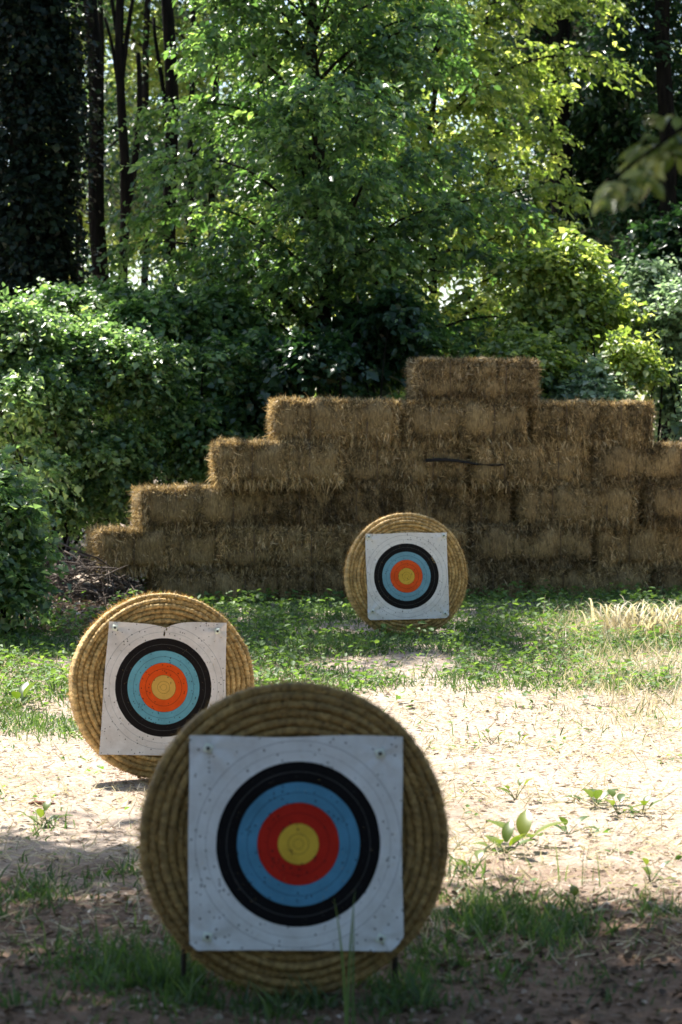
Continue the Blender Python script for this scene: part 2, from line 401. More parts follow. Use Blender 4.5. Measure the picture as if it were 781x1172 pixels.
# ------------------------------------------------------------------ background wood
def far_wood():
    # far-off wood that reads as one mass
    n = 11000
    x = rng.uniform(-22, 22, n); y = rng.uniform(50, 66, n); z = rng.uniform(0, 1, n) ** .8 * 16
    p = np.stack([x, y, z], -1); ok = fn(p, .55, 9) > -.35; p = p[ok]; p[:, 2] += terr(p[:, 0], p[:, 1])
    d = unit(rng.normal(size=p.shape) * np.array([1, 1, .3]))
    V, F, r = sprays(p, d, np.full(len(p), 1.1), 9, .22, False, -.05)
    obj('forest', mesh('forest', V, F, LM['far'], r), kind='stuff', label='distant sunlit wood glimpsed between the dark trunks')
far_wood()
def wood_behind():
    # the same wood closes round the clearing behind and beside the viewer
    n = 6500
    a = rng.uniform(R(20), R(340), n); rad = rng.uniform(13, 21, n); z = rng.uniform(0, 11, n)
    x = np.sin(a) * rad; y = np.cos(a) * rad + 8
    k = (y < 33) & ((x > 7.5) | (y < 4) | ((x < -13) & (z < 9)))
    p = np.stack([x, y, z], -1)[k]; p[:, 2] += terr(p[:, 0], p[:, 1])
    d = unit(rng.normal(size=p.shape) * np.array([1, 1, .3]))
    V, F, r = sprays(p, d, np.full(len(p), 1.3), 9, .40, False, -.1)
    obj('forest', mesh('forest', V, F, LM['dark'], r), kind='stuff', label='wood closing round the clearing')
wood_behind()

G_FAR = 'trees standing deep in the wood'
def far_tree(px, Y, label, lean=0, w=.3, mat='far', tops=None, n=900, dens=-.15, size=.10):
    P, r = straight_trunk([(px, 470), (px + lean * .5, 150), (px + lean, -150), (px + lean * 1.4, -420)], Y, w, w * .5)
    bl = tops(px, Y) if tops else [blob(px + lean - 40, -420, Y, 110, 60), blob(px + lean - 110, -400, Y + 1, 80, 50), blob(px + 60, -400, Y + .5, 70, 50)]
    return tree('woodland_tree', label, P[0], P, r, bl, n, 10, size, LM[mat], group=G_FAR, gap=dens, hexa=False, ln=.7)
# trunks on the left with light leaves hanging between them
low = lambda px, Y: [blob(px + 30, -150, Y, 120, 80), blob(px - 60, 30, Y + .8, 80, 80), blob(px + 60, 140, Y + 1, 80, 90), blob(px - 20, 250, Y + 1.2, 90, 60)]
far_tree(122, 27, 'dark leaning trunk beside the ivy-clad tree', -24, .23, 'dark', n=90)
far_tree(143, 29.5, 'slim dark trunk forking just behind the leaning trunk', -6, .15, 'far', n=90)
far_tree(199, 27.5, 'straight dark trunk rising over the bush, between slim trunk and maple', -8, .20, 'dark', n=90)
far_tree(243, 33, 'thin dark trunk half hidden by the maple crown', 4, .12, 'far', n=90)
far_tree(165, 36, 'pale leafy tree seen between the dark trunks', 6, .14, 'far', low, n=3200, dens=.0)
far_tree(90, 38, 'pale leafy tree behind the ivy-clad trunk', 0, .16, 'far', low, n=2800, dens=.0)
far_tree(112, 33, 'shaded leafy tree crossing behind the leaning trunk', 4, .10, 'dark', low, n=800, dens=.22)
far_tree(222, 32, 'shaded leafy tree crossing behind the straight trunk', -4, .10, 'dark', low, n=800, dens=.22)
far_tree(300, 37, 'pale leafy tree behind the maple crown', 0, .16, 'far', low, n=2000)
far_tree(640, 30, 'thick dark trunk in the shade beyond the pale maple', 4, .36, 'dark', low, n=3200, size=.10)
far_tree(765, 29, 'dark trunk behind the drooping olive branch', -6, .26, 'dark', low, n=3200, size=.10)
far_tree(705, 34, 'dark leafy tree between two dark trunks beyond the hay wall', 3, .22, 'dark', low, n=3600)
far_tree(560, 36, 'tall tree directly behind the pale maple', 3, .22, 'far', low, n=2400)

far_tree(-130, 28, 'dark tree standing beyond the ivy-clad trunk', -10, .26, 'dark', low, n=1300, size=.13)
far_tree(900, 30, 'dark tree standing past the end of the hay wall', 8, .26, 'dark', low, n=1300, size=.13)
# forks of the slim trunks, each a limb of its tree
woods = [o for o in bpy.data.objects if o.name.startswith('woodland_tree')]
def fork(o, Y, a, b, w):
    bp = np.array(o.location); limb(o, at(*a, Y) - bp, at(*b, Y) - bp, w, w * .6, BARK, int(b[0]), 'limb', 8, .03)
fork(woods[0], 27, (110, 190), (103, 0), .045); fork(woods[0], 27, (103, 0), (96, -160), .04)
fork(woods[1], 29.5, (139, 90), (152, 0), .04); fork(woods[1], 29.5, (152, 0), (160, -150), .035); fork(woods[1], 29.5, (138, 60), (118, -40), .03)
fork(woods[1], 29.5, (142, 140), (120, 20), .03); fork(woods[1], 29.5, (142, 260), (158, 60), .05); fork(woods[2], 27.5, (190, 150), (176, 20), .03)
# ivy-covered tree
def ivy_tree():
    P, r = straight_trunk([(34, 460), (36, 150), (32, -150), (28, -330)], 25.0, .42, .30)
    root = thing('ivy_tree', 'dark tree trunk thickly clad in ivy above the sunlit bush', 'tree', P[0])
    V, F = tube(P - P[0], r, 12, .06); obj('trunk', mesh('trunk', V, F, BARK, smooth=True), root)
    n = 8000; t = rng.uniform(.08, .99, n); i = (t * (len(P) - 1)).astype(int); f = (t * (len(P) - 1) - i)[:, None]
    c = P[i] * (1 - f) + P[i + 1] * f - P[0]; th = rng.uniform(0, 2 * np.pi, n)
    o = np.stack([np.cos(th), np.sin(th), 0 * th], -1)
    rad = (.24 + .12 * fn(np.stack([np.cos(th) * 1.2, c[:, 2] * 1.1, np.sin(th)], -1), 1.3, 2) + .05 * fn(c + o * .4, 5, 4) + rng.uniform(0, .12, n))[:, None]
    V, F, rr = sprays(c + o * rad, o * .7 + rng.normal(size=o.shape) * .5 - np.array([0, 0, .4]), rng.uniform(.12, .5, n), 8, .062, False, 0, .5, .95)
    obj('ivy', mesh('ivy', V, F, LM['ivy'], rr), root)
    bl = np.array([(-3.0, 20.9, 7.6, 2.0, 1.6, 1.0), (-1.6, 21.4, 8.2, 1.8, 1.4, .9), (-4.6, 21.2, 7.2, 1.6, 1.5, 1.0), (-3.6, 22.6, 8.6, 1.6, 1.4, .9), (-.6, 20.6, 8.4, 1.5, 1.2, .8)])  # unseen crown, added and cut to dapple the grass strip with shade
    for k, b in enumerate(bl): limb(root, P[-6] - P[0], b[:3] - P[0], .07, .015, BARK, 300 + k)
    def keep(p):
        w = p + P[0]; g = w - SUN * ((w[:, 2] - .3) / SUN[2])[:, None]
        return (g[:, 1] < 18.9 + .3 * fn(g[:, :2], 2.5, 3)) & (g[:, 1] > 15.9 + .5 * fn(g[:, :2], 1.9, 5)) & (fn(g[:, :2], 4.2, 21) > .08) & (g[:, 0] < 1.5 + .3 * fn(g[:, :2], 3, 2)) & (w[:, 2] > 6.1)
    bb = bl.copy(); bb[:, :3] -= P[0]
    obj('crown', crown_mesh('crown', bb, 2600, 10, .11, LM['dark'], hexa=False, keep=keep, gap=-.9), root)
ivy_tree()

# the two maples behind the hay
def maple(label, trunk_px, Y, w0, w1, prof, zmin, nbr, twigs, k, size, mat, seed, up=.35):
    """crown grown from limbs: each limb carries side twigs in a loose drooping tier"""
    g = np.random.default_rng(seed)
    P, r = straight_trunk(trunk_px, Y, w0, w1); base = P[0]; P = P - base
    root = thing('maple_tree', label, 'tree', base)
    V, F = tube(P, r, 10, .07, seed); obj('trunk', mesh('trunk', V, F, BARK2, smooth=True), root)
    z = P[:, 2]; top = z[-1]; O, D, LN = [], [], []
    for i in range(nbr):
        h = zmin + (top + .3 - zmin) * ((i + g.uniform(0, 1)) / nbr); az = i * 2.399 + g.normal() * .3
        Lb = np.interp(h, *prof) * g.uniform(.55, 1.12) * (1 + .22 * math.sin(az * 2 + seed + h)); d = np.array([math.cos(az), math.sin(az), 0])
        h0 = max(min(h - up * Lb, top - .05), .5)
        a = np.array([np.interp(h0, z, P[:, 0]), np.interp(h0, z, P[:, 1]), h0])
        t = np.linspace(0, 1, 9)[:, None]
        pts = a + d * Lb * t + np.array([0, 0, 1.]) * (up * 1.5 * Lb * t - up * .95 * Lb * t ** 2.2) + np.cross(d, [0, 0, 1.]) * np.sin(t * 3.0) * g.normal() * .12 * Lb
        V, F = tube(pts, np.linspace(.006 + .009 * Lb, .003, 9), 6); obj('limb', mesh('limb', V, F, BARK2, smooth=True), root)
        n = max(5, int(twigs * Lb)); tt = g.uniform(.04, 1.02, n) ** .85; ii = np.clip((tt * 8).astype(int), 0, 7); f = (tt * 8 - ii)[:, None]
        o = pts[ii] * (1 - f) + pts[ii + 1] * f
        sd = np.cross(d, [0, 0, 1.]); sg = g.choice([-1, 1], n)[:, None]
        dd = d * g.uniform(.3, 1, (n, 1)) + sd * sg * g.uniform(.2, 1.1, (n, 1)) + g.normal(size=(n, 3)) * .22
        o = o + g.normal(size=(n, 3)) * np.array([.05, .05, .07]); dd[:, 2] -= .12
        O.append(o); D.append(dd); LN.append(g.uniform(.22, .55, n) * (1.1 - .35 * tt))
    V, F, rr = sprays(np.vstack(O), np.vstack(D), np.concatenate(LN), k, size, True, 0, .6, .55)
    obj('crown', mesh('crown', V, F, mat, rr), root)
maple('broad green maple with dark inner crown and sunlit outer tiers, behind the hay wall', [(372, 450), (370, 300), (362, 120), (356, -40), (362, -210)], 23.2, .20, .05,
      ([1.0, 2.0, 3.5, 5.0, 6.5, 8.5], [1.3, 1.55, 1.65, 1.7, 1.65, 1.1]), 1.5, 96, 46, 14, .066, LM['maple'], 5, .75)
maple('pale yellow-green maple with thin bare trunk behind the highest bale', [(499, 440), (499, 300), (490, 160), (500, 60), (520, -80), (530, -200)], 26.4, .10, .04,
      ([1.0, 2.2, 3.5, 5.0, 6.5, 9], [1.0, 1.5, 1.95, 1.85, 1.6, .9]), 2.5, 80, 32, 13, .072, LM['maple_pale'], 8, .55)

# bushes
def bush(label, bl, n, k, size, mat, nst=7, group=None, zb=None, **kw):
    b0 = bl[0]; base = np.array([b0[0], b0[1], float(terr(b0[0], b0[1]))])
    sub = []
    for b in bl:
        for q in range(8):
            d = unit(rng.normal(size=3)) * rng.uniform(.35, 1.0); f = rng.uniform(.28, .55)
            sub.append(np.array([*(b[:3] + d * b[3:] * .85), b[3] * f, b[4] * f, b[5] * f * .75]))
    bl = sub
    root = thing('bush', label, 'bush', base, group=group)
    for i in range(nst * 2):
        b = bl[(i * 5) % len(bl)]
        limb(root, [rng.normal() * .15, rng.normal() * .12, -.05], b[:3] - base + rng.normal(size=3) * b[3:] * .25, .018, .005, BARK2, i, 'stem')
    bb = np.array(bl); bb[:, :3] -= base
    p0 = kw.pop('gap', -.2)
    p, o = sample_blobs(bb, int(n * 1.15), p0, 2.3, len(label), 2.4); n = len(p)
    zz = terr(p[:, 0] + base[0], p[:, 1] + base[1]) - base[2] + .05
    p[:, 2] = np.where(p[:, 2] < zz, zz + rng.uniform(0, .3, n), p[:, 2])
    d = o * np.array([1, 1, .5]) + rng.normal(size=p.shape) * .4
    V, F, r_ = sprays(p - unit(d) * .12, d, rng.uniform(.2, .5, n), k, size * 1.08, False, kw.get('tint', 0), .55, .74)
    obj('foliage', mesh('foliage', V, F, mat, r_), root)
    return root
G_B = 'bushes round the clearing'
bush('bright bush with sun-flecked top below the ivy-clad tree', [blob(45, 385, 21.3, 85, 55), blob(20, 470, 20.9, 70, 65), blob(115, 440, 21.6, 75, 60), blob(35, 530, 20.6, 45, 40), blob(130, 500, 21.3, 50, 35), blob(90, 545, 21.5, 60, 45), blob(130, 570, 21.7, 40, 35)], 5000, 13, .052, LM['bush'], group=G_B, tint=.06)
bush('tall dark green bush between the sun-flecked bush and the hay wall', [blob(200, 430, 22.2, 75, 90), blob(255, 390, 22.6, 75, 80), blob(165, 350, 22.6, 70, 50), blob(240, 490, 21.8, 60, 45), blob(110, 345, 23, 60, 35), blob(290, 460, 22.6, 50, 50), blob(180, 470, 22.4, 60, 60), blob(150, 420, 22.6, 50, 60)], 5200, 13, .056, LM['maple'], group=G_B)
bush('low rounded bush at the edge of the grass before the dead brush', [blob(-5, 610, 17.4, 44, 62), blob(5, 660, 17.3, 36, 30), blob(-30, 560, 17.6, 45, 50)], 1300, 13, .055, LM['bush'], 5, group=G_B)
bush('deep shaded bush close behind the stepped hay bales', [blob(380, 420, 22.0, 75, 50), blob(330, 430, 22.0, 50, 45), blob(430, 380, 22.4, 55, 55)], 1200, 12, .08, LM['dark'], group=G_B)
bush('yellow-green bush spilling over the hay wall beside the highest bale', [blob(630, 390, 22.6, 70, 50), blob(670, 345, 22.8, 60, 50), blob(690, 410, 22.5, 50, 40), blob(640, 300, 22.9, 50, 30), blob(715, 300, 23, 35, 30), blob(580, 350, 23, 40, 40)], 3000, 12, .058, LM['maple_pale'], group=G_B, tint=.05, gap=.12)
bush('grey-green feathery bush behind the lower shoulder of the hay wall', [blob(750, 430, 22.6, 65, 55), blob(700, 440, 22.2, 50, 30), blob(775, 370, 22.8, 50, 60), blob(810, 440, 22.4, 60, 80), blob(655, 450, 22.2, 45, 22), blob(750, 330, 23, 35, 35)], 2900, 12, .055, LM['grey'], group=G_B, gap=.05)

bush('tall dark bush behind the grey-green bush and yellow-green bush', [blob(745, 330, 27, 75, 80), blob(700, 390, 26.8, 60, 60), blob(600, 410, 27, 60, 45), blob(780, 250, 27.2, 50, 50), blob(480, 420, 27, 60, 50)], 1900, 12, .09, LM['dark'], group=G_B)

# ------------------------------------------------------------------ overhanging tree that shades the near target
def overhanging_tree():
    base = np.array([3.6, 5.6, float(terr(3.6, 5.6)) - .05])
    P = np.array([base, base + [-.05, .05, 1.2], base + [-.25, .1, 2.6], base + [-.6, .2, 4.2], base + [-1.3, .4, 5.6], base + [-2.2, .7, 6.8]])
    root = thing('overhanging_tree', 'tree whose blurred olive branch hangs across the shaded dark trunks', 'tree', base)
    t = np.linspace(0, 5, 22); i = np.clip(t.astype(int), 0, 4); f = (t - i)[:, None]
    TP = P[i] * (1 - f) + P[i + 1] * f
    V, F = tube(TP - base, np.linspace(.22, .09, 22), 12, .06); obj('trunk', mesh('trunk', V, F, BARK, smooth=True), root)
    bl = np.array([[x, y, z, rx, ry, rz] for x, y, z, rx, ry, rz in (
        (-.6, 7.0, 6.3, 2.2, 2.0, 1.3), (-3.0, 7.6, 6.4, 2.0, 2.0, 1.3), (1.6, 6.8, 6.2, 2.0, 2.0, 1.3), (-2.0, 9.4, 6.6, 2.0, 1.6, 1.2),
        (-4.6, 8.4, 6.2, 1.6, 1.8, 1.2), (3.4, 6.4, 6.4, 1.8, 2.0, 1.4), (-.5, 5.4, 6.6, 2.4, 1.6, 1.2), (-3.8, 10.4, 6.8, 1.6, 1.2, 1.0), (-2.5, 5.6, 7.0, 2, 1.6, 1.2), (-3.0, 12.2, 7.2, 1.7, 1.4, .9), (-1.2, 10.6, 6.8, 1.6, 1.2, 1.0), (1.0, 9.6, 6.6, 1.6, 1.3, 1.1))])
    for k, b in enumerate(bl):
        limb(root, TP[13 + k % 8] - base, b[:3] - base, .06, .015, BARK, 40 + k)
    def keep(p):  # crown cut so its shade stops at the sunlit strip, with sun-fleck gaps
        w = p + base
        g = w - SUN * ((w[:, 2] - .3) / SUN[2])[:, None]      # where this twig's shade falls
        edge = 8.55 + .35 * fn(g[:, :2], 2.2, 6) - .12 * g[:, 0] + sst(-.55, -1.0, g[:, 0]) * (2.0 + 1.0 * fn(g[:, :2], 3.5, 8))
        vis = (w[:, 2] < CAM_H + .195 * w[:, 1] + .55) & (np.abs(w[:, 0]) < .17 * w[:, 1] + .6)
        hole = ((fn(g[:, :2], 5.5, 12) > .40) & (np.hypot(g[:, 0] + .14 , (g[:, 1] - 7.0)) > .75)) | (fn(g[:, :2], 5.5, 12) > .66)
        return (g[:, 1] < edge) & ~vis & ~hole
    bb = bl.copy(); bb[:, :3] -= base
    obj('crown', crown_mesh('crown', bb, 6600, 10, .135, LM['olive'], keep=keep, gap=-.9, ln=.6, hexa=False, asp=.65), root)
    # the low branch that hangs into view
    a = np.array([3.05, 5.75, 3.6]); Yb = 5.4
    tip = at(690, 212, Yb)
    limb(root, a - base, tip - base, .03, .003, BARK, 91, 'low_branch', 12, .02)
    m = 38; t = rng.uniform(.0, 1, m)
    st = at(850, 105, Yb + .4); O = st + (tip - st) * t[:, None] + rng.normal(size=(m, 3)) * np.array([.03, .08, .022])
    d = (tip - st) + rng.normal(size=(m, 3)) * .16
    for q in range(m):
        V, F, rr = sprays(O[q:q + 1] - base, d[q:q + 1], rng.uniform(.04, .08, 1), 7, .045, True, .2, .4, .5)
        obj('leaf_spray', mesh('leaf_spray', V, F, LM['low'], rr), root)
overhanging_tree()

# ------------------------------------------------------------------ hay bales
TH = R(11); UW = np.array([math.cos(TH), math.sin(TH), 0]); REF = np.array([at(465, 518, 20.2)[0], 20.2, 0]); 
def wall_pt(px):
    k = (px - 390.5) / FPX; t = (k * REF[1] - REF[0]) / (UW[0] - k * UW[1]); return REF + UW * t
BL, BH, BD = 1.082, .378, .48
def bale_meshes(seed):
    g = np.random.default_rng(seed)
    # rounded, lumpy block
    nx, ny, nz = 30, 14, 11
    V, F, idx = [], [], {}
    def vid(i, j, k):
        key = (i, j, k)
        if key not in idx: idx[key] = len(V); V.append((i / nx - .5, j / ny - .5, k / nz - .5))
        return idx[key]
    for i in range(nx):
        for j in range(ny):
            F.append([vid(i, j, 0), vid(i, j + 1, 0), vid(i + 1, j + 1, 0), vid(i + 1, j, 0)]); F.append([vid(i, j, nz), vid(i + 1, j, nz), vid(i + 1, j + 1, nz), vid(i, j + 1, nz)])
    for i in range(nx):
        for k in range(nz):
            F.append([vid(i, 0, k), vid(i + 1, 0, k), vid(i + 1, 0, k + 1), vid(i, 0, k + 1)]); F.append([vid(i, ny, k), vid(i, ny, k + 1), vid(i + 1, ny, k + 1), vid(i + 1, ny, k)])
    for j in range(ny):
        for k in range(nz):
            F.append([vid(0, j, k), vid(0, j, k + 1), vid(0, j + 1, k + 1), vid(0, j + 1, k)]); F.append([vid(nx, j, k), vid(nx, j + 1, k), vid(nx, j + 1, k + 1), vid(nx, j, k + 1)])
    V = np.array(V); H = np.array([BL, BD, BH]) * .5 - .012
    q = V * 2 * H; rc = .10; inn = np.clip(q, -(H - rc), H - rc); dv = q - inn
    q = inn + unit(dv) * np.minimum(np.linalg.norm(dv, axis=1, keepdims=True), rc)
    out = unit(q / H)
    flake = .012 * np.sin(q[:, 0] * 60 + 3 * np.sin(q[:, 0] * 17 + seed))
    tie = sum(.022 * np.exp(-((q[:, 0] - c) / .045) ** 2) for c in (-.24, .24))
    q = q + out * (0.022 * fn(q, 8, seed) + .011 * fn(q, 23, seed + 1) + flake * .6 - tie)[:, None]
    body = mesh('body', q, np.array(F), BALE, smooth=True)
    # loose straw over every side
    def face(n, ax, sgn, grain, up_bias):
        p = g.uniform(-1, 1, (n, 3)) * (H - .01); p[:, ax] = sgn * (H[ax] - .004)
        dist = np.minimum(*( (H[a] - np.abs(p[:, a])) for a in range(3) if a != ax))
        p[:, ax] -= sgn * .055 * np.clip(1 - dist / .07, 0, 1) ** 2
        tie = sum(.022 * np.exp(-((p[:, 0] - c) / .045) ** 2) for c in (-.24, .24)); p[:, ax] -= sgn * tie
        o = np.zeros(3); o[ax] = sgn
        d = np.array(grain)[None] * g.choice([-1, 1], n)[:, None] * g.uniform(.4, 1, n)[:, None] + g.normal(size=(n, 3)) * .38 + o * g.uniform(.0, .55, n)[:, None] ** 2
        d[:, 2] += up_bias
        L = g.uniform(.035, .10, n) * np.where(g.uniform(0, 1, n) < .04, 1.8, 1.0); cur = g.normal(size=(n, 3)) * .22 + np.array([0, 0, -.2])
        cl = fn(p + sgn, 8, seed + ax)
        r_ = np.clip(.40 + .26 * cl + .14 * fn(p * np.array([3, 3, .5]), 9, seed + 5) + g.normal(size=n) * .30 - .30 * np.exp(-((np.mod(p[:, 0] + .02 * np.sin(p[:, 2] * 14 + seed), .098) - .05) / .012) ** 2) * (ax != 0), 0, 1)
        return blades(p - unit(d) * L[:, None] * .25, d, L, g.uniform(.003, .008, n), r_, cur)
    Vs, Fq, Ft, Rr, off = [], [], [], [], 0
    for zs in (-1, 1):
        n = 900; p = g.uniform(-1, 1, (n, 3)) * H; p[:, 1] = g.choice([-1, 1], n) * (H[1] - .02); p[:, 2] = zs * (H[2] - g.uniform(0, .05, n))
        d = np.array([0, 0, zs * 1.]) + g.normal(size=(n, 3)) * .4
        v, f, r_ = blades(p, d, g.uniform(.04, .10, n) * (.5 if zs > 0 else 1), g.uniform(.004, .009, n), np.clip(g.normal(.42, .27, n), 0, 1), g.normal(size=(n, 3)) * .3 + np.array([0, 0, -.2]))
        Vs.append(v); Fq.append(f[0] + off); Ft.append(f[1] + off); Rr.append(r_); off += len(v)
    for a in ((5200, 1, -1, (.12, 0, 1), -.22), (4800, 1, 1, (.12, 0, 1), -.22), (2600, 2, 1, (.5, .6, 0), .02), (300, 2, -1, (.5, .6, 0), 0),
              (1500, 0, -1, (0, .5, .6), .05), (1500, 0, 1, (0, .5, .6), .05)):
        v, f, r_ = face(*a); Vs.append(v); Fq.append(f[0] + off); Ft.append(f[1] + off); Rr.append(r_); off += len(v)
    straw = mesh('straw', np.vstack(Vs), [np.vstack(Fq), np.vstack(Ft)], LM['straw'], np.concatenate(Rr))
    # twine loop
    th = np.linspace(0, 2 * np.pi, 33); c, s = np.cos(th), np.sin(th)
    e = .35; loop = np.stack([0 * th, np.sign(c) * np.abs(c) ** e * (H[1] - .006), np.sign(s) * np.abs(s) ** e * (H[2] - .006)], -1)
    Vt, Ft_ = tube(loop, np.full(33, .0045), 5)
    return body, straw, mesh('twine', Vt, Ft_, TWINE, smooth=True)
VAR = [bale_meshes(s) for s in (3, 14, 27, 41)]
Z0 = .262; CH = .352
ORD = ['ground', 'second', 'third', 'fourth', 'fifth', 'sixth']
courses = [
    [165, 310, 455, 600, 745], [98, 243, 388, 533, 678], [152, 297, 442, 587, 732], [240, 385, 530, 673], [308, 456, 604], [470]]
NTH = ['first', 'second', 'third', 'fourth', 'fifth']
nb = 0
def bale(px, c, i, label):
    global nb
    a = wall_pt(px + 6); ctr = a + UW * (BL / 2 + .005) + np.array([-UW[1], UW[0], 0]) * (BD / 2 + rng.normal() * .022)
    ctr[2] = Z0 + CH * c + CH / 2 + rng.normal() * .006
    rz = TH + rng.normal() * .032
    if c == 1 and i == 0: rz += R(9)
    if c == 2 and i == 0: rz += R(4)
    flip = nb % 2
    root = thing('hay_bale', label, 'hay bale', (ctr[0], ctr[1], ctr[2] - CH / 2), (rng.normal() * .008, rng.normal() * .012, rz + math.pi * flip), 'hay bales of the stacked wall')
    body, straw, tw = VAR[(nb * 3 + c) % 4]; nb += 1
    obj('body', body, root, (0, 0, BH / 2)); obj('straw', straw, root, (0, 0, BH / 2), kind='stuff')
    for x in (-.24, .24): obj('twine', tw, root, (x, 0, BH / 2))
for c, row in enumerate(courses):
    for i, px in enumerate(row):
        if c == 5: lb = 'single hay bale crowning the top of the stacked wall'
        elif c == 1 and i == 0: lb = 'rounded sagging hay bale jutting out at the low stepped end of the wall'
        elif i == 0: lb = f'hay bale ending the {ORD[c]} course, at the stepped end by the dead brush'
        elif c == 3 and i == 3: lb = 'lighter tan hay bale in the fourth course, past the dark slit'
        else: lb = f'hay bale in the {ORD[c]} course, {NTH[i]} from the stepped end by the dead brush'
        bale(px, c, i, lb)
# near-black strip standing in for a shaded gap in the fourth course
def wedge():
    p0 = wall_pt(487); p1 = wall_pt(576); nrm = np.array([UW[1], -UW[0], 0]) * .018
    z = 1.6 + (518 - 527) / 137.0
    a = p0 + nrm; b = p1 + nrm; a[2] = z; b[2] = z - .035
    V, F = tube(curve_pts(a, b, 9, .035, .01, 3) - a, np.linspace(.014, .007, 9), 8, .3)
    obj('shade_slit', mesh('shade_slit', V, F, SLIT_DARK, smooth=True), None, a, label='dark strip standing in for a shaded slit across the face of the hay wall', category='shade_slit')
wedge()

# ------------------------------------------------------------------ archery targets
RAD, THK = .455, .15
def coil_mesh(k, r0, w):
    """one turn of bound straw rope, bulging face, bindings every 27 mm"""
    n = max(24, int(2 * math.pi * r0 / .0075)); m = 18
    ph = np.linspace(0, 2 * np.pi, n, endpoint=False); th = np.linspace(0, 2 * np.pi, m, endpoint=False)
    PH, T = np.meshgrid(ph, th, indexing='ij')
    nb_ = max(6, int(round(2 * math.pi * r0 / .021)))
    jit = 1.1 * np.sin(PH * 5 + k * 2.7) + .9 * np.sin(PH * 13 + k) + .6 * np.sin(PH * 29 + k * 4)
    back = max(0, (r0 - (RAD - .085)) / .085)
    half = THK / 2 - .036 * back ** 2 + .0035 * math.sin(k * 2.9)
    cr = np.sign(np.cos(T)) * np.abs(np.cos(T)) ** .85; sr = np.sign(np.sin(T)) * np.abs(np.sin(T)) ** .38
    st = np.sin(PH * nb_ + cr * 1.4 + k * 1.3 + jit)
    bul = 1 + .06 * st + .07 * np.sin(PH * 61 + T * 2 + k + jit) + .05 * np.sin(PH * 17 + k * 2.1)
    rr = r0 + cr * w * .60 * bul + .003 * np.sin(PH * 2 + k * 1.9) + .002 * np.sin(PH * 5 + k); yy = sr * (half + .004 * st + .006 * np.sin(PH * 3 + k * 1.7) + .003 * np.sin(PH * 11 + k * 5))
    V = np.stack([np.cos(PH) * rr, yy, np.sin(PH) * rr], -1).reshape(-1, 3)
    dark = np.clip(.76 + .16 * st + .26 * np.sin(PH * 37 + jit * 2 + k), .0, 1) * np.clip(.84 + .9 * (1 - np.abs(cr)) + .9 * (k == 0), 0, 1)
    i = np.arange(n)[:, None]; j = np.arange(m)[None]
    F = np.stack([i * m + j, i * m + (j + 1) % m, ((i + 1) % n) * m + (j + 1) % m, ((i + 1) % n) * m + j], -1).reshape(-1, 4)
    return mesh('coil', V, F, ROPE, np.clip(dark, .12, 1).ravel(), smooth=True)
NC = 18; CW = RAD / (NC + .05)
COILS = [coil_mesh(k, RAD - CW * (k + .5) - .001, CW) for k in range(NC)]
def fuzz_mesh(seed):
    g = np.random.default_rng(seed); n = 11000
    ph = g.uniform(0, 2 * np.pi, n); rimy = g.uniform(0, 1, n) < .45
    rr = np.where(rimy, RAD - .004, np.sqrt(g.uniform(.08, 1, n)) * (RAD - .012)); back = np.clip((rr - (RAD - .085)) / .085, 0, 1)
    y = np.where(rimy, g.uniform(-.045, .06, n), -(THK / 2 - .03 * back ** 2) + .002)
    e = np.stack([np.cos(ph), 0 * ph, np.sin(ph)], -1); t = np.stack([-np.sin(ph), 0 * ph, np.cos(ph)], -1)
    p = e * rr[:, None]; p[:, 1] = y
    o = np.where(rimy[:, None], e, np.array([0, -1., 0]))
    d = t * g.choice([-1, 1], n)[:, None] * g.uniform(.3, 1, n)[:, None] + o * g.uniform(.1, .6, n)[:, None] + g.normal(size=(n, 3)) * .3
    V, F, r_ = blades(p - o * .004, d, g.uniform(.012, .04, n), g.uniform(.0012, .0025, n), np.clip(g.normal(.55, .2, n), 0, 1), g.normal(size=(n, 3)) * .3)
    return mesh('loose_straw', V, F, LM['rope_straw'], r_)
FUZZ = [fuzz_mesh(1), fuzz_mesh(2)]
